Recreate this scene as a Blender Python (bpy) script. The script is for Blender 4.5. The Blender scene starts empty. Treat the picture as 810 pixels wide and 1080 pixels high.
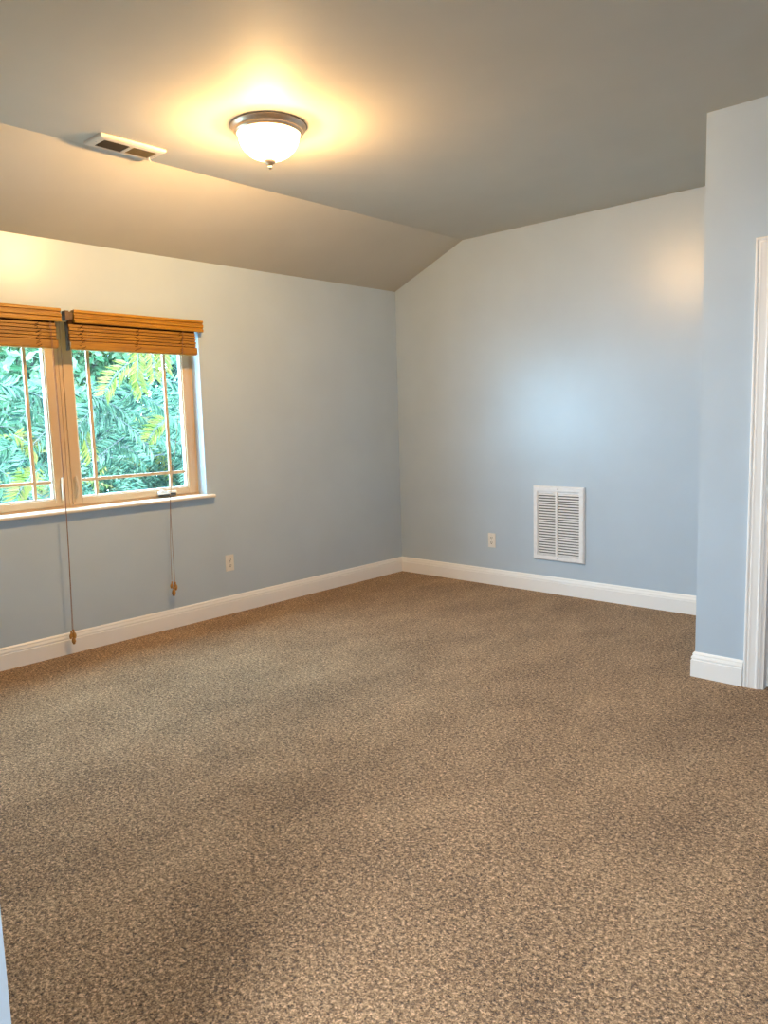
import bpy, bmesh, math, random
from mathutils import Vector, Matrix

S = bpy.context.scene
COL = S.collection
PI = math.pi

# ------------------------------------------------------------------ camera
F_PX, YAW, PITCH, ROLL = 802.539, math.radians(42.794), math.radians(6.972), math.radians(-1.628)
CAM = Vector((4.4581, -5.0357, 1.3565))
fw = Vector((-math.sin(YAW) * math.cos(PITCH), math.cos(YAW) * math.cos(PITCH), -math.sin(PITCH)))
rt = Vector((math.cos(YAW), math.sin(YAW), 0))
up = rt.cross(fw)
r2 = rt * math.cos(ROLL) + up * math.sin(ROLL)
u2 = -rt * math.sin(ROLL) + up * math.cos(ROLL)
cd = bpy.data.cameras.new('camera')
cam = bpy.data.objects.new('camera', cd)
COL.objects.link(cam)
M4 = Matrix.Identity(4)
for i in range(3):
    M4[i][0], M4[i][1], M4[i][2], M4[i][3] = r2[i], u2[i], -fw[i], CAM[i]
cam.matrix_world = M4
cd.sensor_fit = 'VERTICAL'
cd.sensor_height = 36.0
cd.sensor_width = 27.0
cd.lens = F_PX / 1080 * 36.0
cd.clip_start = 0.02
S.camera = cam

# ------------------------------------------------------------------ light and exposure
SKY_COL, SKY_STR = (0.40, 0.75, 1.08), 33.0
SUN_STR = 9.0
BULB_W, BULB_COL, BOWL_STR = 190.0, (1.0, 0.635, 0.285), 115.0
HALL_W, HALL_COL = 122.0, (0.93, 0.97, 1.0)
S.view_settings.view_transform = 'Standard'
S.view_settings.look = 'None'
S.view_settings.gamma = 1.0
S.view_settings.use_curve_mapping = False
S.view_settings.exposure = 0.0
S.cycles.max_bounces = 10
S.cycles.diffuse_bounces = 6
S.cycles.transparent_max_bounces = 16
S.cycles.use_denoising = True
S.cycles.sample_clamp_indirect = 6.0
S.cycles.caustics_reflective = False
S.cycles.caustics_refractive = False

w = bpy.data.worlds.new('sky')
S.world = w
w.use_nodes = True
bg = w.node_tree.nodes['Background']
bg.inputs[0].default_value = (*SKY_COL, 1)
bg.inputs[1].default_value = SKY_STR


def light(name, kind, loc, energy, color, rot=None, **kw):
    d = bpy.data.lights.new(name, kind)
    d.energy = energy
    d.color = color
    for k, v in kw.items():
        setattr(d, k, v)
    o = bpy.data.objects.new(name, d)
    o.location = loc
    if rot:
        o.rotation_euler = rot
    COL.objects.link(o)
    return o


# sun behind the house: lights the trees, not the room
sun = light('sun', 'SUN', (8, -6, 12), SUN_STR, (1.0, 0.95, 0.85), angle=0.02)
sun.rotation_euler = Vector((-0.62, 0.25, -0.75)).to_track_quat('-Z', 'Y').to_euler()
# portal over the window opening: only guides sampling of the daylight
portal = light('window_daylight_portal', 'AREA', (-0.16, -2.945, 1.47), 1.0, (1, 1, 1),
               rot=(0, -PI / 2, 0), shape='RECTANGLE', size=1.25, size_y=1.9)
portal.data.cycles.is_portal = True
# fill light added in the unseen hallway behind the camera
light('hall_fill_light', 'AREA', (3.95, -5.65, 2.70), HALL_W, HALL_COL, shape='DISK', size=0.5)


# ------------------------------------------------------------------ materials
def new_mat(name):
    m = bpy.data.materials.new(name)
    m.use_nodes = True
    nt = m.node_tree
    return m, nt, nt.nodes['Principled BSDF']


def nd(nt, t, **kw):
    n = nt.nodes.new(t)
    for k, v in kw.items():
        setattr(n, k, v)
    return n


def coords(nt, scale):
    tc = nd(nt, 'ShaderNodeTexCoord')
    mp = nd(nt, 'ShaderNodeMapping')
    mp.inputs['Scale'].default_value = scale
    nt.links.new(tc.outputs['Object'], mp.inputs['Vector'])
    return mp.outputs['Vector']


def ramp(nt, fac, stops):
    r = nd(nt, 'ShaderNodeValToRGB')
    el = r.color_ramp.elements
    while len(el) < len(stops):
        el.new(0.5)
    for e, (p, c) in zip(el, stops):
        e.position = p
        e.color = (*c, 1)
    nt.links.new(fac, r.inputs['Fac'])
    return r.outputs['Color']


def noise(nt, vec, scale, detail=3.0, rough=0.5):
    n = nd(nt, 'ShaderNodeTexNoise')
    n.inputs['Scale'].default_value = scale
    n.inputs['Detail'].default_value = detail
    n.inputs['Roughness'].default_value = rough
    nt.links.new(vec, n.inputs['Vector'])
    return n.outputs['Fac']


def bump(nt, bsdf, height, strength, dist):
    b = nd(nt, 'ShaderNodeBump')
    b.inputs['Strength'].default_value = strength
    b.inputs['Distance'].default_value = dist
    nt.links.new(height, b.inputs['Height'])
    nt.links.new(b.outputs['Normal'], bsdf.inputs['Normal'])


def painted(name, col, rough=0.5, spec=0.5, var=0.03, bscale=260.0, bstr=0.08):
    """rolled paint: faint mottling of the colour and an orange-peel bump"""
    m, nt, b = new_mat(name)
    v = coords(nt, (1, 1, 1))
    n = noise(nt, v, 2.2, 4.0)
    lo = tuple(c * (1 - var) for c in col)
    hi = tuple(min(1, c * (1 + var)) for c in col)
    nt.links.new(ramp(nt, n, [(0.3, lo), (0.7, hi)]), b.inputs['Base Color'])
    b.inputs['Roughness'].default_value = rough
    b.inputs['Specular IOR Level'].default_value = spec
    if bstr:
        bump(nt, b, noise(nt, v, bscale, 2.0), bstr, 0.0015)
    return m


def wood(name, dark, light_, along, rough=0.35, fine=1.0):
    """straight-grained wood; `along` is the axis (0,1,2) of the grain"""
    m, nt, b = new_mat(name)
    sc = [46.0 * fine] * 3
    sc[along] = 2.2
    v = coords(nt, tuple(sc))
    n1 = noise(nt, v, 1.0, 5.0, 0.6)
    sc2 = [150.0 * fine] * 3
    sc2[along] = 6.0
    n2 = noise(nt, coords(nt, tuple(sc2)), 1.0, 3.0, 0.6)
    mx = nd(nt, 'ShaderNodeMath', operation='MULTIPLY_ADD')
    mx.inputs[1].default_value = 0.4
    nt.links.new(n2, mx.inputs[0])
    ml = nd(nt, 'ShaderNodeMath', operation='MULTIPLY')
    ml.inputs[1].default_value = 0.6
    nt.links.new(n1, ml.inputs[0])
    nt.links.new(ml.outputs[0], mx.inputs[2])
    nt.links.new(ramp(nt, mx.outputs[0], [(0.32, dark), (0.66, light_)]), b.inputs['Base Color'])
    b.inputs['Roughness'].default_value = rough
    bump(nt, b, mx.outputs[0], 0.15, 0.001)
    return m


def plain(name, col, rough=0.5, metal=0.0, spec=0.5):
    m, nt, b = new_mat(name)
    v = coords(nt, (1, 1, 1))
    n = noise(nt, v, 35.0, 3.0)
    nt.links.new(ramp(nt, n, [(0.3, tuple(c * 0.95 for c in col)), (0.7, tuple(min(1, c * 1.04) for c in col))]),
                 b.inputs['Base Color'])
    b.inputs['Roughness'].default_value = rough
    b.inputs['Metallic'].default_value = metal
    b.inputs['Specular IOR Level'].default_value = spec
    return m


def carpet_mat():
    m, nt, b = new_mat('brown_twist_carpet')
    v = coords(nt, (1, 1, 1))
    # brushed patches of the pile
    patch = noise(nt, coords(nt, (1.0, 0.6, 1)), 2.6, 7.0, 0.72)
    # mottled tufts: several yarn shades side by side
    vo = nd(nt, 'ShaderNodeTexVoronoi')
    vo.inputs['Scale'].default_value = 230.0
    nt.links.new(v, vo.inputs['Vector'])
    sep = nd(nt, 'ShaderNodeSeparateColor')
    nt.links.new(vo.outputs['Color'], sep.inputs[0])
    tuft = noise(nt, v, 80.0, 3.0, 0.9)
    add = nd(nt, 'ShaderNodeMath', operation='MULTIPLY_ADD')
    add.inputs[1].default_value = 0.30
    nt.links.new(sep.outputs[0], add.inputs[0])
    t2 = nd(nt, 'ShaderNodeMath', operation='MULTIPLY_ADD')
    t2.inputs[1].default_value = 1.45
    t2.inputs[2].default_value = -0.38
    nt.links.new(tuft, t2.inputs[0])
    nt.links.new(t2.outputs[0], add.inputs[2])
    p2 = nd(nt, 'ShaderNodeMath', operation='MULTIPLY_ADD')
    p2.inputs[1].default_value = 0.34
    p2.inputs[2].default_value = -0.155
    nt.links.new(patch, p2.inputs[0])
    tot = nd(nt, 'ShaderNodeMath', operation='ADD')
    nt.links.new(add.outputs[0], tot.inputs[0])
    nt.links.new(p2.outputs[0], tot.inputs[1])
    c = ramp(nt, tot.outputs[0], [(0.22, CARPET[0]), (0.42, CARPET[1]), (0.60, CARPET[2]), (0.80, CARPET[3])])
    nt.links.new(c, b.inputs['Base Color'])
    b.inputs['Roughness'].default_value = 0.95
    b.inputs['Specular IOR Level'].default_value = 0.15
    b.inputs['Sheen Weight'].default_value = 0.15
    bump(nt, b, add.outputs[0], 0.9, 0.012)
    return m


CARPET = [(0.055, 0.0275, 0.0125), (0.245, 0.138, 0.066), (0.52, 0.322, 0.168), (0.95, 0.65, 0.39)]
WALL = painted('pale_blue_eggshell_paint', (0.495, 0.593, 0.69), rough=0.31, spec=0.48)
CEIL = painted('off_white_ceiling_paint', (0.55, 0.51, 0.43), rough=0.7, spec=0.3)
TRIM = painted('white_trim_gloss', (0.92, 0.91, 0.89), rough=0.3, spec=0.5, var=0.01, bstr=0.02)
SASH = painted('almond_window_paint', (0.60, 0.42, 0.25), rough=0.4, var=0.03, bstr=0.02)
SILLM = painted('cream_sill_paint', (0.86, 0.76, 0.62), rough=0.35, var=0.02, bstr=0.02)
EXTW = plain('white_sash_edge', (0.82, 0.82, 0.80), 0.4)
FLOORM = carpet_mat()
BAMBOO = wood('honey_bamboo', (0.26, 0.105, 0.008), (0.56, 0.285, 0.022), 1, 0.3)
BAMBOO2 = wood('bamboo_slat', (0.21, 0.085, 0.007), (0.46, 0.225, 0.02), 1, 0.38, 1.4)
DARKW = plain('dark_stitching_and_shadow', (0.045, 0.02, 0.006), 0.8, spec=0.1)  # thread, plus painted shadow in the slat gaps and at the slat ends
BRACK = plain('brown_bracket_metal', (0.10, 0.06, 0.035), 0.45, 0.4)
CORDM = plain('brown_cord', (0.26, 0.13, 0.08), 0.8)
TASM = wood('turned_wood_tassel', (0.24, 0.10, 0.02), (0.55, 0.28, 0.06), 2, 0.3)
PLASTIC = plain('ivory_plastic', (0.83, 0.79, 0.72), 0.35)
SLOT = plain('dark_slot', (0.05, 0.04, 0.035), 0.6)
HOLE = plain('dark_duct', (0.035, 0.028, 0.022), 0.8)
GRILL = plain('white_enamel_steel', (0.86, 0.86, 0.87), 0.35)
REG = plain('off_white_register_enamel', (0.66, 0.58, 0.48), 0.4)
REGDARK = plain('dark_damper_steel', (0.28, 0.23, 0.15), 0.5, 0.1)
NICKEL = plain('brushed_bronze_nickel', (0.78, 0.60, 0.44), 0.33, 1.0)
CHROME = plain('white_metal_handle', (0.80, 0.79, 0.78), 0.25, 0.3)
BLACKP = plain('black_crank_base', (0.04, 0.035, 0.03), 0.4)
BARK = plain('pale_grey_bark', (0.11, 0.10, 0.095), 0.95, spec=0.1)
BARKD = plain('dark_bark', (0.10, 0.08, 0.07), 0.9)
GROUND = plain('pale_bounce_ground', (0.36, 0.36, 0.34), 0.95)  # unseen ground, coloured pale to bounce skylight towards the window


def glass_mat():
    m = bpy.data.materials.new('clear_window_glass')
    m.use_nodes = True
    nt = m.node_tree
    nt.nodes.remove(nt.nodes['Principled BSDF'])
    tr = nd(nt, 'ShaderNodeBsdfTransparent')
    tr.inputs[0].default_value = (0.95, 0.98, 0.97, 1)
    gl = nd(nt, 'ShaderNodeBsdfGlossy')
    gl.inputs['Roughness'].default_value = 0.01
    lw_ = nd(nt, 'ShaderNodeLayerWeight')
    lw_.inputs['Blend'].default_value = 0.5
    pw = nd(nt, 'ShaderNodeMath', operation='POWER')
    pw.inputs[1].default_value = 5.0
    nt.links.new(lw_.outputs['Facing'], pw.inputs[0])
    fr = nd(nt, 'ShaderNodeMath', operation='MULTIPLY_ADD')
    fr.inputs[1].default_value = 0.96
    fr.inputs[2].default_value = 0.04
    nt.links.new(pw.outputs[0], fr.inputs[0])
    mx = nd(nt, 'ShaderNodeMixShader')
    nt.links.new(fr.outputs[0], mx.inputs[0])
    nt.links.new(tr.outputs[0], mx.inputs[1])
    nt.links.new(gl.outputs[0], mx.inputs[2])
    nt.links.new(mx.outputs[0], nt.nodes['Material Output'].inputs['Surface'])
    return m


GLASS = glass_mat()


def bowl_mat():
    """frosted glass of a lit lamp: glows and lets part of the bulb's light straight through"""
    m = bpy.data.materials.new('lit_frosted_glass')
    m.use_nodes = True
    nt = m.node_tree
    nt.nodes.remove(nt.nodes['Principled BSDF'])
    em = nd(nt, 'ShaderNodeEmission')
    em.inputs[0].default_value = (1.0, 0.635, 0.285, 1)
    em.inputs[1].default_value = BOWL_STR
    tr = nd(nt, 'ShaderNodeBsdfTransparent')
    tr.inputs[0].default_value = (1, 0.93, 0.8, 1)
    mx = nd(nt, 'ShaderNodeMixShader')
    mx.inputs[0].default_value = 0.55
    nt.links.new(em.outputs[0], mx.inputs[1])
    nt.links.new(tr.outputs[0], mx.inputs[2])
    nt.links.new(mx.outputs[0], nt.nodes['Material Output'].inputs['Surface'])
    return m


def leaf_mat(name, cols, transl=0.35):
    m, nt, b = new_mat(name)
    oi = nd(nt, 'ShaderNodeNewGeometry')
    st = [(i / (len(cols) - 1), c) for i, c in enumerate(cols)]
    c = ramp(nt, oi.outputs['Random Per Island'], st)
    nt.links.new(c, b.inputs['Base Color'])
    b.inputs['Roughness'].default_value = 0.7
    b.inputs['Specular IOR Level'].default_value = 0.08
    tl = nd(nt, 'ShaderNodeBsdfTranslucent')
    nt.links.new(c, tl.inputs['Color'])
    mx = nd(nt, 'ShaderNodeMixShader')
    mx.inputs[0].default_value = transl
    nt.links.new(b.outputs[0], mx.inputs[1])
    nt.links.new(tl.outputs[0], mx.inputs[2])
    nt.links.new(mx.outputs[0], nt.nodes['Material Output'].inputs['Surface'])
    return m


LEAF_T = leaf_mat('blue_green_leaflets', [(0.014, 0.035, 0.024), (0.051, 0.099, 0.058), (0.106, 0.168, 0.101), (0.172, 0.218, 0.138)])
LEAF_Y = leaf_mat('yellow_green_leaflets', [(0.136, 0.168, 0.027), (0.218, 0.196, 0.044), (0.231, 0.150, 0.060)])
LEAF_D = leaf_mat('dark_teal_leaves', [(0.014, 0.041, 0.029), (0.031, 0.073, 0.048), (0.069, 0.119, 0.079)])
LEAF_G = leaf_mat('bright_green_leaves', [(0.043, 0.114, 0.048), (0.100, 0.180, 0.087), (0.193, 0.231, 0.144)])


# ------------------------------------------------------------------ mesh helpers
def obj(name, bm, mat, parent=None, smooth=False, loc=None):
    bmesh.ops.recalc_face_normals(bm, faces=bm.faces)
    me = bpy.data.meshes.new(name)
    bm.to_mesh(me)
    bm.free()
    mats = mat if isinstance(mat, (list, tuple)) else [mat]
    for m in mats:
        me.materials.append(m)
    if smooth:
        for p in me.polygons:
            p.use_smooth = True
        try:
            me.set_sharp_from_angle(angle=math.radians(35))
        except Exception:
            pass
    o = bpy.data.objects.new(name, me)
    if loc is not None:
        o.location = loc
    COL.objects.link(o)
    if parent:
        o.parent = parent
    return o


def thing(name, label, cat, loc=(0, 0, 0), rotz=0.0, group=None):
    o = bpy.data.objects.new(name, None)
    o.empty_display_size = 0.1
    COL.objects.link(o)
    o.location = loc
    o.rotation_euler = (0, 0, rotz)
    o['label'] = label
    o['category'] = cat
    if group:
        o['group'] = group
    return o


def struct(o, label=None, cat=None):
    o['kind'] = 'structure'
    if label:
        o['label'] = label
    if cat:
        o['category'] = cat
    return o


def BM():
    return bmesh.new()


def box(bm, lo, hi, bev=0.0, seg=2):
    lo, hi = Vector(lo), Vector(hi)
    r = bmesh.ops.create_cube(bm, size=1.0)
    vs = r['verts']
    for v in vs:
        v.co = Vector((lo[i] + (v.co[i] + 0.5) * (hi[i] - lo[i]) for i in range(3)))
    if bev > 0:
        es = list({e for v in vs for e in v.link_edges})
        bmesh.ops.bevel(bm, geom=es, offset=bev, segments=seg, affect='EDGES', profile=0.5)
    return bm


def prism(bm, pts, axis, a, b):
    """extrude a polygon given in the two other axes along `axis` from a to b"""
    def mk(p, t):
        c = [0, 0, 0]
        o = [i for i in range(3) if i != axis]
        c[o[0]], c[o[1]], c[axis] = p[0], p[1], t
        return bm.verts.new(c)
    A = [mk(p, a) for p in pts]
    B = [mk(p, b) for p in pts]
    bm.faces.new(A)
    bm.faces.new(B[::-1])
    n = len(pts)
    for i in range(n):
        bm.faces.new((A[i], B[i], B[(i + 1) % n], A[(i + 1) % n]))
    return bm


def skin_rows(bm, rows, closed_ring=True, cap=True):
    R = [[bm.verts.new(p) for p in row] for row in rows]
    n = len(R[0])
    for a, b in zip(R[:-1], R[1:]):
        for i in range(n if closed_ring else n - 1):
            j = (i + 1) % n
            bm.faces.new((a[i], a[j], b[j], b[i]))
    if cap and closed_ring:
        bm.faces.new(R[0][::-1])
        bm.faces.new(R[-1])
    return bm


def lathe(bm, prof, c=(0, 0, 0), n=40):
    """profile of (r, z); r == 0 closes to a point"""
    rings = []
    for r, z in prof:
        if r < 1e-6:
            rings.append([bm.verts.new((c[0], c[1], c[2] + z))])
        else:
            rings.append([bm.verts.new((c[0] + r * math.cos(2 * PI * k / n), c[1] + r * math.sin(2 * PI * k / n), c[2] + z))
                          for k in range(n)])
    for a, b in zip(rings[:-1], rings[1:]):
        for k in range(n):
            k2 = (k + 1) % n
            if len(a) == 1 and len(b) == 1:
                continue
            if len(a) == 1:
                bm.faces.new((a[0], b[k2], b[k]))
            elif len(b) == 1:
                bm.faces.new((a[k], a[k2], b[0]))
            else:
                bm.faces.new((a[k], a[k2], b[k2], b[k]))
    return bm


def tube(bm, pts, r, n=8, taper=None):
    pts = [Vector(p) for p in pts]
    rows = []
    prev = None
    for i, p in enumerate(pts):
        t = (pts[min(i + 1, len(pts) - 1)] - pts[max(i - 1, 0)]).normalized()
        ref = Vector((0, 0, 1)) if abs(t.z) < 0.9 else Vector((1, 0, 0))
        if prev is None:
            x = t.cross(ref).normalized()
        else:
            x = (prev - t * prev.dot(t)).normalized()
        prev = x
        y = t.cross(x)
        rr = r if taper is None else r + (taper - r) * i / max(1, len(pts) - 1)
        rows.append([p + (x * math.cos(2 * PI * k / n) + y * math.sin(2 * PI * k / n)) * rr for k in range(n)])
    skin_rows(bm, rows)
    return bm


# ------------------------------------------------------------------ room shell
KNEE, CZ, XC = 2.44, 2.7431, 0.7246
XR, YR = 3.0462, -1.1948
XE, YF, XH, YB = 5.5, -4.70, 3.43, -6.9      # east wall, front wall, hall jamb, end of the hall
WY0, WY1, WZ0, WZ1 = -3.87, -2.02, 0.872, 2.03   # window opening
T = 0.14
SL = (CZ - KNEE) / XC

fl = BM()
box(fl, (-T, YB - T, -0.15), (XE + T, T, 0.0))
struct(obj('floor', fl, FLOORM), 'brown speckled cut-pile carpet over the whole room', 'floor')

cl = BM()
prism(cl, [(-0.30, KNEE - 0.30 * SL), (-T, KNEE - T * SL), (0, KNEE), (XC, CZ), (XE + T, CZ), (XE + T, CZ + 0.12),
           (XC - 0.05, CZ + 0.12), (-0.30, KNEE - 0.30 * SL + 0.14)], 1, YB - T, T)
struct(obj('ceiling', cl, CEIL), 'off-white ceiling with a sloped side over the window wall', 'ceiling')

wl = BM()
box(wl, (-T, YF - T, 0), (0, WY0, KNEE - 0.002))
box(wl, (-T, WY1, 0), (0, T, KNEE - 0.002))
box(wl, (-T, WY0, 0), (0, WY1, WZ0))
box(wl, (-T, WY0, WZ1), (0, WY1, KNEE - 0.002))
struct(obj('wall_left', wl, WALL), 'pale blue-grey wall holding the two windows', 'wall')

wb = BM()
prism(wb, [(0, 0), (XE, 0), (XE, CZ - .001), (XC, CZ - .001), (0, KNEE - .001)], 1, 0.0, T)
struct(obj('wall_back', wb, WALL), 'pale blue end wall with the return grille', 'wall')

# wall of the closet jutting into the room, with its doorway
DX0, DX1, DZ = 3.358, 4.17, 2.058
wr = BM()
box(wr, (XR, YR, 0), (DX0, YR + 0.115, CZ - .001))
box(wr, (DX1, YR, 0), (XE, YR + 0.115, CZ - .001))
box(wr, (DX0, YR, DZ), (DX1, YR + 0.115, CZ - .001))
box(wr, (XR, YR + 0.115, 0), (XR + 0.115, 0, CZ - .001))
struct(obj('wall_right', wr, WALL), 'pale blue closet wall jutting out beside the doorway', 'wall')

we = BM()
box(we, (XE, YB, 0), (XE + T, 0, CZ - .001))
struct(obj('wall_east', we, WALL), 'pale blue side wall of the entry', 'wall')
wf = BM()
prism(wf, [(0, 0), (XH, 0), (XH, CZ - .001), (XC, CZ - .001), (0, KNEE - .001)], 1, YF - T, YF)
box(wf, (XH - T, YB, 0), (XH, YF - T, CZ - .001))
box(wf, (XH - T, YB - T, 0), (XE, YB, CZ - .001))
struct(obj('wall_front', wf, WALL), 'pale blue wall edge at the lower left beside the camera', 'wall')

# ---- baseboards
BB = [(0, 0), (.0165, 0), (.0165, .087), (.0120, .0905), (.0115, .0935), (.0155, .0955), (.0152, .1010), (.0100, .1115),
      (.0080, .1125), (.0078, .1145), (.0105, .1160), (.0095, .1205), (.0040, .1285), (0, .1292)]


def run(bm, prof, a, b):
    """a, b: functions (d, z) -> point"""
    A = [bm.verts.new(a(d, z)) for d, z in prof]
    B = [bm.verts.new(b(d, z)) for d, z in prof]
    bm.faces.new(A)
    bm.faces.new(B[::-1])
    n = len(prof)
    for i in range(n):
        j = (i + 1) % n
        bm.faces.new((A[i], B[i], B[j], A[j]))


b = BM()
run(b, BB, lambda d, z: (d, YF, z), lambda d, z: (d, -d, z))
struct(obj('baseboard_left', b, TRIM, smooth=False), 'white moulded baseboard under the windows', 'baseboard')
b = BM()
run(b, BB, lambda d, z: (d, -d, z), lambda d, z: (XR - d, -d, z))
struct(obj('baseboard_back', b, TRIM), 'white moulded baseboard along the end wall below the grille', 'baseboard')
b = BM()
run(b, BB, lambda d, z: (XR - d, -d, z), lambda d, z: (XR - d, YR - d, z))
run(b, BB, lambda d, z: (XR - d, YR - d, z), lambda d, z: (DX0 - .078, YR - d, z))
run(b, BB, lambda d, z: (DX1 + .078, YR - d, z), lambda d, z: (XE, YR - d, z))
struct(obj('baseboard_right', b, TRIM), 'short white moulded baseboard on the jutting wall', 'baseboard')

# ---- doorway: casing, jamb and panel door
CAS = [(0, 0), (0, .0150), (.003, .0180), (.009, .0180), (.013, .0150), (.0145, .0120), (.017, .0120), (.020, .0150), (.024, .0155),
       (.030, .0135), (.048, .0115), (.054, .0110), (.058, .0130), (.063, .0130), (.067, .0100), (.073, .0085), (.076, .006), (.076, 0)]
c = BM()
W_ = .076
x0, x1, zt = DX0 + .003 - W_, DX1 - .003 + W_, DZ - .003 + W_
P = [lambda u, d: (x0 + u, YR - d, 0), lambda u, d: (x0 + u, YR - d, zt - u),
     lambda u, d: (x1 - u, YR - d, zt - u), lambda u, d: (x1 - u, YR - d, 0)]
for k in range(3):
    run(c, CAS, P[k], P[k + 1])
struct(obj('trim_1', c, TRIM), 'white fluted door casing at the right edge', 'door casing')

d1 = BM()
JT = .018
box(d1, (DX0, YR - .001, 0), (DX0 + JT, YR + .116, DZ))
box(d1, (DX1 - JT, YR - .001, 0), (DX1, YR + .116, DZ))
box(d1, (DX0 + JT, YR - .001, DZ - JT), (DX1 - JT, YR + .116, DZ))
box(d1, (DX0 + JT, YR + .052, 0), (DX0 + JT + .011, YR + .074, DZ - JT), .002)
box(d1, (DX1 - JT - .011, YR + .052, 0), (DX1 - JT, YR + .074, DZ - JT), .002)
door = struct(obj('door_1', d1, TRIM), 'white door jamb of the dark closet doorway at the right edge', 'door')
# ------------------------------------------------------------------ windows
FRX0, FRX1 = -.14, -.088       # depth of the window frames
SEAM = -2.945


def window(name, y0, y1, label, glass_y0, glass_y1, muntins, lock_y, lock_left):
    b = BM()
    fw_ = .020
    zt_, zb_ = WZ1, WZ0
    # frame: slightly proud of the sash
    box(b, (FRX0, y0, zb_), (FRX1 - .004, y0 + fw_, zt_), .002)
    box(b, (FRX0, y1 - fw_, zb_), (FRX1 - .004, y1, zt_), .002)
    box(b, (FRX0, y0 + fw_, zt_ - .03), (FRX1 - .004, y1 - fw_, zt_), .002)
    box(b, (FRX0, y0 + fw_, zb_), (FRX1 - .004, y1 - fw_, zb_ + .012), .002)
    win = struct(obj(name, b, SASH), label, 'window')
    # sash
    s = BM()
    a0, a1 = y0 + fw_ + .002, y1 - fw_ - .002
    z0, z1 = zb_ + .014, zt_ - .033
    gz0, gz1 = zb_ + .056, zt_ - .075
    box(s, (FRX0 + .006, a0, z0), (FRX1, glass_y0, z1), .003)
    box(s, (FRX0 + .006, glass_y1, z0), (FRX1, a1, z1), .003)
    box(s, (FRX0 + .006, glass_y0, z0), (FRX1, glass_y1, gz0), .003)
    box(s, (FRX0 + .006, glass_y0, gz1), (FRX1, glass_y1, z1), .003)
    sash = obj('sash', s, SASH, win)
    # white glazing bead around the pane
    g = BM()
    bw = .009
    bx0, bx1 = FRX0 + .010, FRX1 - .012
    box(g, (bx0, glass_y0, gz0), (bx1, glass_y0 + bw, gz1))
    box(g, (bx0, glass_y1 - bw, gz0), (bx1, glass_y1, gz1))
    box(g, (bx0, glass_y0 + bw, gz0), (bx1, glass_y1 - bw, gz0 + bw))
    box(g, (bx0, glass_y0 + bw, gz1 - bw), (bx1, glass_y1 - bw, gz1))
    obj('glazing_bead', g, EXTW, sash)
    # pane
    p = BM()
    box(p, (-.128, glass_y0 + .002, gz0 + .002), (-.124, glass_y1 - .002, gz1 - .002))
    obj('pane', p, GLASS, win)
    # prairie grille: two uprights and two rails
    m = BM()
    mw = .010
    for y in muntins:
        box(m, (-.122, y - mw, gz0 + bw), (-.108, y + mw, gz1 - bw), .003)
    for z in (1.035, gz1 - .105):
        box(m, (-.1215, glass_y0 + bw, z - mw), (-.1085, glass_y1 - bw, z + mw), .003)
    obj('grille', m, SASH, win)
    # sash lock: a plate with a curved lever
    q = BM()
    box(q, (FRX1, lock_y - .009, .905), (FRX1 + .006, lock_y + .009, 1.045), .003)
    lk = obj('lock', q, SASH, win)
    q = BM()
    sgn = -1 if lock_left else 1
    pts = [(FRX1 + .004, lock_y, .925), (FRX1 + .016, lock_y + sgn * .002, .945), (FRX1 + .024, lock_y + sgn * .006, .985),
           (FRX1 + .021, lock_y + sgn * .003, 1.03), (FRX1 + .013, lock_y, 1.06)]
    tube(q, pts, .0075, 8)
    obj('lever', q, SILLM if lock_left else SASH, lk, smooth=True)
    return win


winR = window('window_1', SEAM + .001, WY1, 'right-hand casement window with tan sash and prairie grille', -2.862, -2.098,
              (-2.752, -2.222), -2.902, False)
winL = window('window_2', WY0, SEAM - .001, 'left-hand casement window cut off by the photo edge', -3.795, -3.028,
              (-3.665, -3.137), -2.985, True)

# folding crank on the right window
q = BM()
box(q, (FRX1, -2.345, .882), (FRX1 + .022, -2.215, .902), .004)
ck = obj('crank', q, BLACKP, winR)
q = BM()
rows = []
for i in range(9):
    t = i / 8
    y = -2.352 + t * .088
    h = .013 + .016 * math.sin(PI * min(1, t * 1.15)) * (1 - .4 * t)
    rows.append([(FRX1 + .004, y, .898), (FRX1 + .030, y, .898), (FRX1 + .032, y, .898 + h * .6), (FRX1 + .024, y, .898 + h), (FRX1 + .010, y, .898 + h)])
skin_rows(q, rows)
obj('crank_cover', q, CHROME, ck, smooth=True)
q = BM()
tube(q, [(FRX1 + .018, -2.30, .912), (FRX1 + .026, -2.26, .914), (FRX1 + .024, -2.215, .910)], .006, 8)
obj('crank_arm', q, SILLM, ck, smooth=True)

# sill board with rounded nose, running under both windows
s = BM()
sp = [(FRX1 - .004, .851), (0.036, .851), (.042, .853), (.0455, .858), (.0455, .866), (.042, .871), (.036, .8735), (FRX1 - .004, .8735)]
prism(s, [(a, z) for a, z in sp], 1, -3.92, -1.975)
cv = [v for v in s.verts]
struct(obj('trim_2', s, SILLM), 'cream window sill board under both windows', 'window sill')


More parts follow.
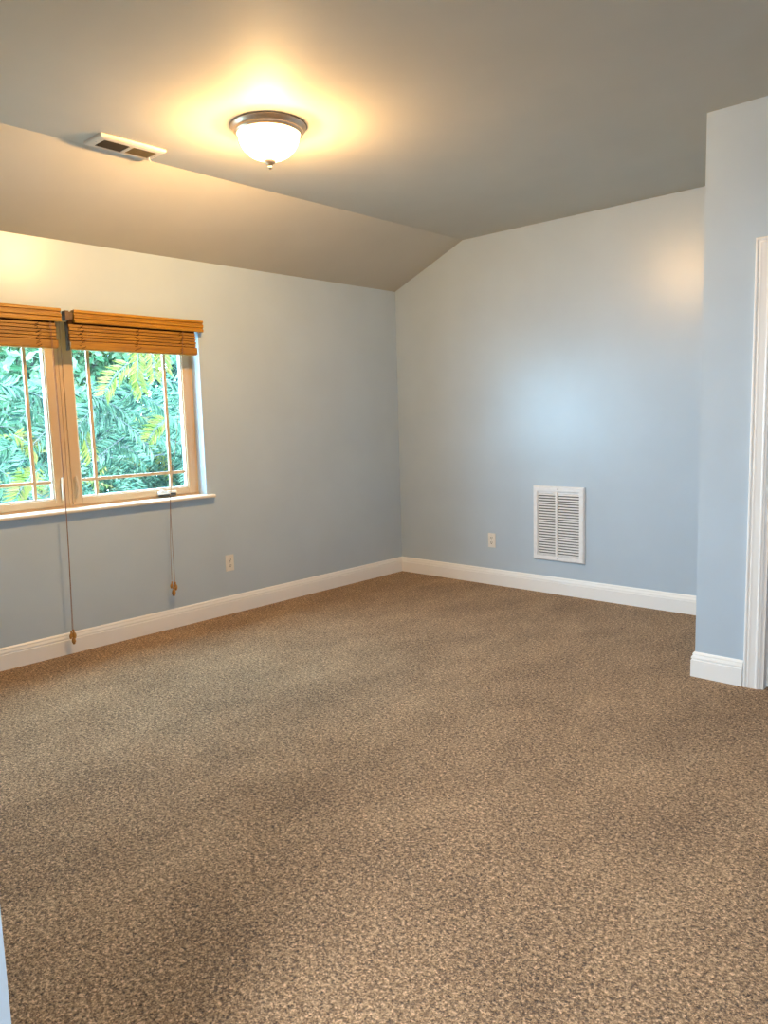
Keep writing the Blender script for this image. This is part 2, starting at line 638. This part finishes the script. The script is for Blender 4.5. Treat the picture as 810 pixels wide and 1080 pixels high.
# ------------------------------------------------------------------ bamboo blinds
def blind(label, y0, y1, sy0, sy1, hy0, hy1, cord_pts, cord2_pts, tassel_at):
    """y0..y1 valance, sy0..sy1 gathered shade, hy0..hy1 head rail"""
    t = thing('bamboo_blind', label, 'window blind', (0.03, (y0 + y1) / 2, 1.815), 0, 'bamboo blinds above the windows')
    o = Vector(t.location)

    def put(name, bm, mat, parent=None, smooth=False):
        for v in bm.verts:
            v.co -= o
        return obj(name, bm, mat, parent or t, smooth)
    # moulded valance with returns
    b = BM()
    prof = [(.046, 1.966), (.058, 1.966), (.061, 1.970), (.061, 1.983), (.053, 1.986), (.053, 1.992), (.062, 1.996), (.062, 2.012),
            (.053, 2.016), (.053, 2.022), (.062, 2.026), (.062, 2.036), (.058, 2.041), (.046, 2.041)]
    prism(b, prof, 1, y0, y1)
    put('valance', b, BAMBOO)
    for (a, c_) in ((y0, y0 + .012), (y1 - .012, y1)):
        b = BM()
        box(b, (.016, a, 1.968), (.047, c_, 2.040), .001)
        put('valance_return', b, BAMBOO)
    b = BM()
    box(b, (.0015, hy0, 1.985), (.044, hy1, 2.030), .002)
    hr = put('head_rail', b, BRACK)
    for yy in (hy0, hy1 - .018):
        b = BM()
        box(b, (.0008, yy - .002, 1.978), (.0455, yy + .020, 2.034), .001)
        put('bracket', b, BRACK, hr)
    # gathered shade: overlapping bamboo slats hanging in folds
    b = BM()
    edges = [1.957, 1.938, 1.919, 1.900, 1.881, 1.862]
    for i in range(5):
        zt_, zb_ = edges[i], edges[i + 1] + .0030
        off = (-.004, -.001, -.003, .001, .0)[i]
        box(b, (.008, sy0 + .002 * (i % 2), zb_), (.046 + off, sy1 - .002 * ((i + 1) % 2), zt_), .0022)
    sh = put('slats', b, BAMBOO2)
    b = BM()
    box(b, (.012, sy0 + .004, 1.862), (.038, sy1 - .004, 1.984))
    put('gap_shadow_core', b, DARKW, sh)  # dark core box that paints shadow into the gaps between slats
    b = BM()
    box(b, (.006, sy0 - .001, 1.818), (.054, sy1 + .004, 1.8615), .004)
    box(b, (.010, sy0 + .002, 1.8125), (.050, sy1, 1.819), .002)
    put('bottom_rail', b, BAMBOO2)
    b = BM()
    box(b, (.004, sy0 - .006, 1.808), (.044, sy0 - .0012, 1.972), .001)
    put('end_shadow_strip', b, DARKW, sh)  # near-black strip painting the slat ends as if in shadow
    # woven stitching across the slats, as short uneven wraps of dark thread
    rnd = random.Random(int(-y0 * 100))
    L = sy1 - sy0
    for fy in (.085, .50, .875):
        b = BM()
        yc = sy0 + fy * L
        for k in range(11):
            z = 1.826 + k * .0122
            dy = rnd.uniform(-.012, .012)
            xf = .0565 if z < 1.863 else .0480
            tube(b, [(xf - .0015, yc + dy - .012, z - .004), (xf, yc + dy, z + rnd.uniform(-.004, .006)),
                     (xf - .0015, yc + dy + rnd.uniform(.006, .014), z + .007)], .0016, 5)
        put('stitching', b, DARKW, sh)
    # pull cord with turned wooden tassels
    b = BM()
    tube(b, cord_pts, .0016, 6)
    tube(b, cord2_pts, .0016, 6)
    cd_ = put('pull_cord', b, CORDM)
    for (x, y, z, tilt, sc) in tassel_at:
        b = BM()
        pr = [(0, 0), (.0055, -.001), (.0075, -.006), (.0065, -.011), (.0045, -.014), (.0062, -.017), (.0105, -.025), (.0125, -.036),
              (.0115, -.046), (.0075, -.052), (.0085, -.055), (.006, -.058), (0, -.059)]
        lathe(b, [(r * sc, zz * sc) for r, zz in pr], (0, 0, 0), 16)
        Rm = Matrix.Rotation(tilt, 4, 'X')
        for v in b.verts:
            v.co = Rm @ v.co + Vector((x, y, z))
        put('tassel', b, TASM, cd_, True)
    return t


blind('honey bamboo blind drawn up over the right-hand window', -2.899, -2.013, -2.930, -2.066, -2.945, -2.03,
      [(.060, -2.171, 1.966), (.063, -2.19, 1.80), (.070, -2.27, 1.30), (.072, -2.348, .90), (.070, -2.352, .78), (.068, -2.352, .56), (.064, -2.349, .322)],
      [(.074, -2.350, .895), (.072, -2.356, .78), (.066, -2.366, .56), (.060, -2.369, .335)],
      [(.064, -2.349, .324, .10, 1.0), (.060, -2.368, .330, -.14, .8), (.068, -2.362, .292, -.05, 1.05)])
blind('honey bamboo blind drawn up over the left-hand window', -3.86, -2.977, -3.835, -3.005, -3.85, -2.985,
      [(.060, -3.040, 1.966), (.066, -3.040, 1.6), (.070, -3.040, .95), (.069, -3.046, .6), (.064, -3.055, .156)],
      [(.060, -3.047, 1.966), (.066, -3.045, 1.6), (.071, -3.043, .95), (.070, -3.049, .6), (.062, -3.060, .150)],
      [(.064, -3.055, .160, .12, 1.0), (.060, -3.064, .150, -.16, .8), (.067, -3.058, .126, .02, .95)])


# ------------------------------------------------------------------ outlets
def outlet(label, loc, rotz):
    """built facing -Y of its own axes: x across, z up, wall at y = 0"""
    t = thing('wall_outlet', label, 'electrical outlet', loc, rotz, 'wall outlets above the baseboard')
    b = BM()
    box(b, (-.036, -.0062, -.0585), (.036, -.0004, .0585), .0028)
    obj('cover_plate', b, PLASTIC, t)
    for dz in (.0195, -.0195):
        b = BM()
        n = 24
        pts = []
        for k in range(n):
            a = 2 * PI * k / n
            pts.append((max(-.0165, min(.0165, .0185 * math.cos(a))), dz + .0143 * math.sin(a)))
        prism(b, pts, 1, -.0085, -.005)
        rc = obj('receptacle', b, PLASTIC, t)
        b = BM()
        box(b, (-.0084, -.0092, dz - .002), (-.0050, -.0080, dz + .0095))
        box(b, (.0050, -.0092, dz - .001), (.0084, -.0080, dz + .0090))
        prism(b, [((.0040) * math.cos(2 * PI * k / 10), dz - .0075 + .0040 * math.sin(2 * PI * k / 10)) for k in range(10)], 1, -.0092, -.0080)
        obj('slots', b, SLOT, rc)
    b = BM()
    prism(b, [(.0032 * math.cos(2 * PI * k / 12), .0032 * math.sin(2 * PI * k / 12)) for k in range(17)], 1, -.0078, -.005)
    obj('screw', b, CHROME, t)
    return t


outlet('ivory duplex outlet on the window wall, right of the hanging cords', (0, -1.861, .3675), PI / 2)
outlet('ivory duplex outlet on the end wall, left of the return grille', (.975, 0, .361), 0)

# ------------------------------------------------------------------ return-air grille on the end wall
GX0, GX1, GZ0, GZ1 = 1.367, 1.796, .254, .8205
t = thing('return_air_grille', 'large white louvered return air grille low on the end wall', 'vent grille', ((GX0 + GX1) / 2, 0, GZ0))
o_ = Vector(t.location)


def putg(name, bm, mat, parent=None, oo=None):
    for v in bm.verts:
        v.co -= (oo or o_)
    return obj(name, bm, mat, parent or t)


b = BM()
fwid, gd = .040, .024
# bevelled picture-frame rim
prof = [(0, 0.0006), (0, .012), (.006, .021), (.010, gd), (fwid - .004, gd), (fwid, gd - .004), (fwid, .0006)]
C4 = [lambda u, d: (GX0 + u, -d, GZ0 + u), lambda u, d: (GX1 - u, -d, GZ0 + u), lambda u, d: (GX1 - u, -d, GZ1 - u), lambda u, d: (GX0 + u, -d, GZ1 - u)]
for k in range(4):
    run(b, prof, C4[k], C4[(k + 1) % 4])
putg('frame', b, GRILL)
b = BM()
gxm = (GX0 + GX1) / 2 - .012
box(b, (gxm - .009, -.023, GZ0 + fwid), (gxm + .009, -.004, GZ1 - fwid), .002)
putg('center_bar', b, GRILL)
b = BM()
box(b, (GX0 + fwid - .004, -.0035, GZ0 + fwid - .004), (GX1 - fwid + .004, -.0008, GZ1 - fwid + .004))
putg('backing', b, plain('dark_grille_backing', (0.13, 0.13, 0.135), 0.7))
NS = 24
pitch = (GZ1 - GZ0 - 2 * fwid - .012) / NS
for (xa, xb) in ((GX0 + fwid, gxm - .009), (gxm + .009, GX1 - fwid)):
    b = BM()
    for k in range(NS):
        z = GZ0 + fwid + .004 + k * pitch
        prism(b, [(-.0205, z), (-.0190, z - .0006), (-.0060, z + .0085), (-.0072, z + .0098)], 0, xa, xb)
    # plain strip above the top louver
    box(b, (xa, -.012, GZ1 - fwid - .016), (xb, -.008, GZ1 - fwid), .001)
    putg('louvers', b, GRILL)
for dz in (.020, GZ1 - GZ0 - .020):
    b = BM()
    prism(b, [((GX0 + GX1) / 2 + .004 * math.cos(2 * PI * k / 12), GZ0 + dz + .004 * math.sin(2 * PI * k / 12)) for k in range(17)], 1, -.0265, -.0235)
    putg('screw', b, CHROME)

# ------------------------------------------------------------------ ceiling register
RX0, RX1, RY0, RY1 = .758, .928, -3.122, -2.772
t = thing('ceiling_register', 'off-white ceiling air register beside the sloped ceiling', 'ceiling vent', ((RX0 + RX1) / 2, (RY0 + RY1) / 2, CZ))
o_ = Vector(t.location)
b = BM()
prof = [(0, .0006), (0, .010), (.003, .014), (.012, .0175), (.034, .019), (.036, .016), (.036, .0006)]
C4 = [lambda u, d: (RX0 + u, RY0 + u, CZ - d), lambda u, d: (RX1 - u, RY0 + u, CZ - d), lambda u, d: (RX1 - u, RY1 - u, CZ - d), lambda u, d: (RX0 + u, RY1 - u, CZ - d)]
for k in range(4):
    run(b, prof, C4[k], C4[(k + 1) % 4])
ym = (RY0 + RY1) / 2 + .004
box(b, (RX0 + .036, ym - .010, CZ - .020), (RX1 - .036, ym + .010, CZ - .0006), .001)
putg('frame', b, REG)
b = BM()
box(b, (RX0 + .034, RY0 + .034, CZ - .003), (RX1 - .034, RY1 - .034, CZ - .0008))
putg('duct_opening', b, HOLE)
for (ya, yb, sg, mt) in ((RY0 + .036, ym - .010, 1, HOLE), (ym + .010, RY1 - .036, -1, REGDARK)):
    b = BM()
    n = 9
    for k in range(n):
        x = RX0 + .042 + k * (RX1 - RX0 - .084) / (n - 1)
        prism(b, [(x - .0045 * sg, CZ - .019), (x - .0045 * sg + .001, CZ - .0195), (x + .0045 * sg + .001, CZ - .005), (x + .0045 * sg, CZ - .0045)], 1, ya, yb)
    putg('louvers', b, mt)
for (yy) in (RY0 + .018, RY1 - .018):
    b = BM()
    lathe(b, [(0, -.004), (.004, -.003), (.005, 0)], ((RX0 + RX1) / 2, yy, CZ - .016), 12)
    putg('screw', b, CHROME)
b = BM()
tube(b, [(RX0 + .05, RY1 - .03, CZ - .018), (RX0 + .05, RY1 - .022, CZ - .034)], .003, 8)
putg('damper_lever', b, CHROME)

# ------------------------------------------------------------------ ceiling light
LX, LY = 1.521, -2.591
t = thing('ceiling_light', 'lit frosted-glass bowl ceiling light with bronze-nickel rim', 'ceiling light', (LX, LY, CZ))
b = BM()
lathe(b, [(.130, -.0006), (.176, -.0006), (.1785, -.004), (.1785, -.007), (.1755, -.011), (.168, -.017), (.1625, -.022), (.1615, -.025),
          (.1635, -.0275), (.1635, -.030), (.160, -.035), (.1545, -.040), (.150, -.042), (.1465, -.041), (.146, -.036), (.146, -.027), (.140, -.017), (.130, -.0006)], n=64)
obj('rim', b, NICKEL, t, True)
b = BM()
prof = [(.1435, -.034)]
for k in range(1, 19):
    a = k / 18 * PI / 2
    prof.append((max(.012, .1435 * math.cos(a) ** .80), -.034 - .116 * math.sin(a)))
lathe(b, prof, n=64)
obj('bowl', b, bowl_mat(), t, True)
b = BM()
lathe(b, [(0, -.140), (.024, -.147), (.0275, -.156), (.025, -.165), (.016, -.172), (.0095, -.176), (.008, -.180), (.0105, -.184), (.0105, -.189),
          (.0070, -.194), (0, -.197)], n=32)
obj('finial', b, NICKEL, t, True)
bulb = light('bulb_glow', 'POINT', (0, 0, -.076), BULB_W, BULB_COL, shadow_soft_size=.035)
bulb.parent = t

# ------------------------------------------------------------------ outside: ground and trees
g = BM()
box(g, (-22, -22, -3.3), (-.35, 16, -3.0))
struct(obj('ground', g, GROUND), 'pale ground far below the windows', 'ground')


def leaf(bm, p, d, n, L, W):
    """folded pointed leaflet from p along d"""
    s = d.cross(n)
    if s.length < 1e-5:
        return
    s.normalize()
    a = bm.verts.new(p)
    m1 = bm.verts.new(p + d * L * .45 + s * W + n * L * .06)
    m2 = bm.verts.new(p + d * L * .45 - s * W + n * L * .06)
    e = bm.verts.new(p + d * L - n * L * .10)
    bm.faces.new((a, m1, e))
    bm.faces.new((a, e, m2))


def rv(rnd):
    while True:
        v = Vector((rnd.uniform(-1, 1), rnd.uniform(-1, 1), rnd.uniform(-1, 1)))
        if .05 < v.length < 1:
            return v.normalized()


def limb(rnd, p, d, L, n=6, wob=.18, sag=0.0):
    pts = [p.copy()]
    for i in range(n):
        d = (d + rv(rnd) * wob + Vector((0, 0, -sag))).normalized()
        pts.append(pts[-1] + d * L / n)
    return pts


def feather_tree(name, label, base, height, spread, fronds, seed, yellow=.12, leafm=None, flen=.48, extra=()):
    """tree with arching branches carrying feather-like compound leaves"""
    rnd = random.Random(seed)
    t = thing(name, label, 'tree', base, 0, 'trees outside the windows')
    tr, lf, ly = BM(), BM(), BM()
    trunk = limb(rnd, Vector((0, 0, 0)), Vector((rnd.uniform(-.1, .1), rnd.uniform(-.1, .1), 1)), height * .72, 8, .08)
    tube(tr, trunk, .07, 8, .025)
    tips = []
    for k in range(26):
        i = rnd.randint(4, 8)
        p = trunk[i]
        a = rnd.uniform(0, 2 * PI)
        d = Vector((math.cos(a), math.sin(a), rnd.uniform(.05, .75))).normalized()
        br = limb(rnd, p, d, spread * rnd.uniform(.6, 1.15), 7, .22, .03)
        tube(tr, br, .013, 6, .004)
        for q in br[2:]:
            tips.append((q, (q - p).normalized()))
        if rnd.random() < .6:
            q = br[rnd.randint(2, 5)]
            b2 = limb(rnd, q, (d + rv(rnd) * .8).normalized(), spread * .5, 5, .25)
            tube(tr, b2, .007, 5, .003)
            for qq in b2[1:]:
                tips.append((qq, d))
    for k in range(fronds):
        q, d0 = rnd.choice(tips)
        q = q + rv(rnd) * .10
        d = (d0 * .4 + rv(rnd) + Vector((.25, 0, .05))).normalized()
        L = flen * rnd.uniform(.7, 1.25)
        n = 10
        spine = limb(rnd, q, d, L, n, .05, .085)
        isy = rnd.random() < yellow
        tgt = ly if isy else lf
        for i in range(1, len(spine)):
            tan = (spine[i] - spine[i - 1]).normalized()
            sd = tan.cross(Vector((0, 0, 1)))
            if sd.length < .1:
                sd = Vector((0, 1, 0))
            sd.normalize()
            nn = sd.cross(tan).normalized()
            ll = .118 * (1 - .45 * abs(i / n - .45)) * rnd.uniform(.85, 1.15)
            for s_ in (-1, 1):
                dd = (tan * .45 + sd * s_ - nn * .22 + rv(rnd) * .10).normalized()
                leaf(tgt, spine[i], dd, nn, ll, .0115)
        leaf(tgt, spine[-1], (spine[-1] - spine[-2]).normalized(), Vector((0, 0, 1)), .10, .0115)
    for (p, d, L, isy) in extra:      # single fronds hanging where the photo shows them
        q = Vector(p) - Vector(base)
        spine = limb(rnd, q, Vector(d).normalized(), L, 14, .04, .045)
        tgt = ly if isy else lf
        tube(tr, spine, .004, 5, .002)
        for i in range(1, len(spine)):
            tan = (spine[i] - spine[i - 1]).normalized()
            nn = Vector((1, .3, .2)).normalized()
            sd = nn.cross(tan).normalized()
            for s_ in (-1, 1):
                dd = (tan * .7 + sd * s_ * .8 + rv(rnd) * .12).normalized()
                leaf(tgt, spine[i], dd, nn, .155 * (1 - .4 * abs(i / 14 - .5)), .0125)
    obj('trunk', tr, BARK, t, True)
    obj('foliage', lf, leafm or LEAF_T, t)
    if len(ly.verts):
        obj('yellow_foliage', ly, LEAF_Y, t)
    else:
        ly.free()
    return t


def bushy_tree(name, label, base, height, rad, nleaf, seed, mat, lsize=.13, zlo=.25):
    """dense broad-leaved crown built of leaf clusters round its branches"""
    rnd = random.Random(seed)
    t = thing(name, label, 'tree', base, 0, 'trees outside the windows')
    tr, lf = BM(), BM()
    trunk = limb(rnd, Vector((0, 0, 0)), Vector((0, 0, 1)), height * .85, 8, .07)
    tube(tr, trunk, .12, 8, .04)
    cl_ = []
    for k in range(54):
        i = rnd.randint(2, 8)
        a = rnd.uniform(0, 2 * PI)
        d = Vector((math.cos(a), math.sin(a), rnd.uniform(-.1, .8))).normalized()
        br = limb(rnd, trunk[i], d, rad * rnd.uniform(.55, 1.0), 5, .2)
        tube(tr, br, .03, 5, .008)
        for q in br[2:]:
            if q.z > height * zlo:
                cl_.append(q)
    for k in range(nleaf):
        q = rnd.choice(cl_) + rv(rnd) * rnd.uniform(0, 1) ** .6 * rad * .30
        d = (rv(rnd) + Vector((0, 0, -.3))).normalized()
        n = rv(rnd)
        n = (n - d * n.dot(d))
        if n.length < .1:
            continue
        L = lsize * rnd.uniform(.6, 1.3)
        leaf(lf, q, d, n.normalized(), L, L * .30)
    obj('trunk', tr, BARKD, t, True)
    obj('foliage', lf, mat, t)
    return t


_r = random.Random(5)
near_right = [((-1.9, -1.36, 2.16), (0, -.12, -1), .36, True), ((-1.9, -1.24, 2.14), (0, .05, -1), .34, True), ((-1.9, -1.14, 2.12), (0, .25, -1), .26, True),
              ((-1.9, -1.46, 1.93), (.05, -.8, -.5), .40, True), ((-1.95, -1.42, 1.90), (0, .35, -.9), .24, True), ((-2.0, -1.05, 1.42), (0, -.7, -.3), .30, True),
              ((-2.1, -1.85, 1.35), (0, .2, -1), .26, True)]
for _k in range(26):
    near_right.append(((_r.uniform(-2.3, -2.0), _r.uniform(-1.95, -1.05), _r.uniform(1.25, 1.80)), (0, _r.choice((-.9, .9)), _r.uniform(-.7, .1)), _r.uniform(.42, .62), False))
near_left = [((-2.0, -2.25, 1.62), (0, .9, -.25), .34, True), ((-2.0, -2.50, 1.32), (0, .8, -.3), .24, True), ((-2.0, -2.30, 1.02), (0, -.6, -.4), .30, True)]
for _k in range(17):
    near_left.append(((_r.uniform(-2.3, -2.0), _r.uniform(-2.85, -2.1), _r.uniform(1.0, 1.75)), (0, _r.choice((-.9, .9)), _r.uniform(-.7, .1)), _r.uniform(.40, .60), False))
feather_tree('feathery_tree', 'feathery pale teal tree seen through the right-hand window', (-3.6, .55, -3), 5.6, 1.9, 820, 3, .10, extra=near_right)
feather_tree('feathery_tree', 'feathery tree with yellowing fronds seen at the left-hand window', (-3.4, -1.35, -3), 5.5, 1.8, 700, 8, .12, extra=near_left)
feather_tree('feathery_tree', 'feathery tree farther back between the two windows', (-5.4, 1.9, -3), 5.8, 2.1, 760, 15, .08)
bushy_tree('leafy_tree', 'bright green leafy tree filling the left-hand window', (-5.6, -.6, -3), 6.2, 2.2, 20000, 21, LEAF_G)
bushy_tree('leafy_tree', 'dark teal leafy tree behind the right-hand window', (-7.4, 3.0, -3), 6.9, 2.7, 26000, 22, LEAF_D)
bushy_tree('leafy_tree', 'dark leafy tree in the far gap at the right-hand window edge', (-6.8, 5.6, -3), 6.9, 2.8, 22000, 23, LEAF_D)
bushy_tree('leafy_tree', 'dark leafy tree deep behind the left-hand window', (-9.0, .4, -3), 6.6, 2.8, 22000, 24, LEAF_D)
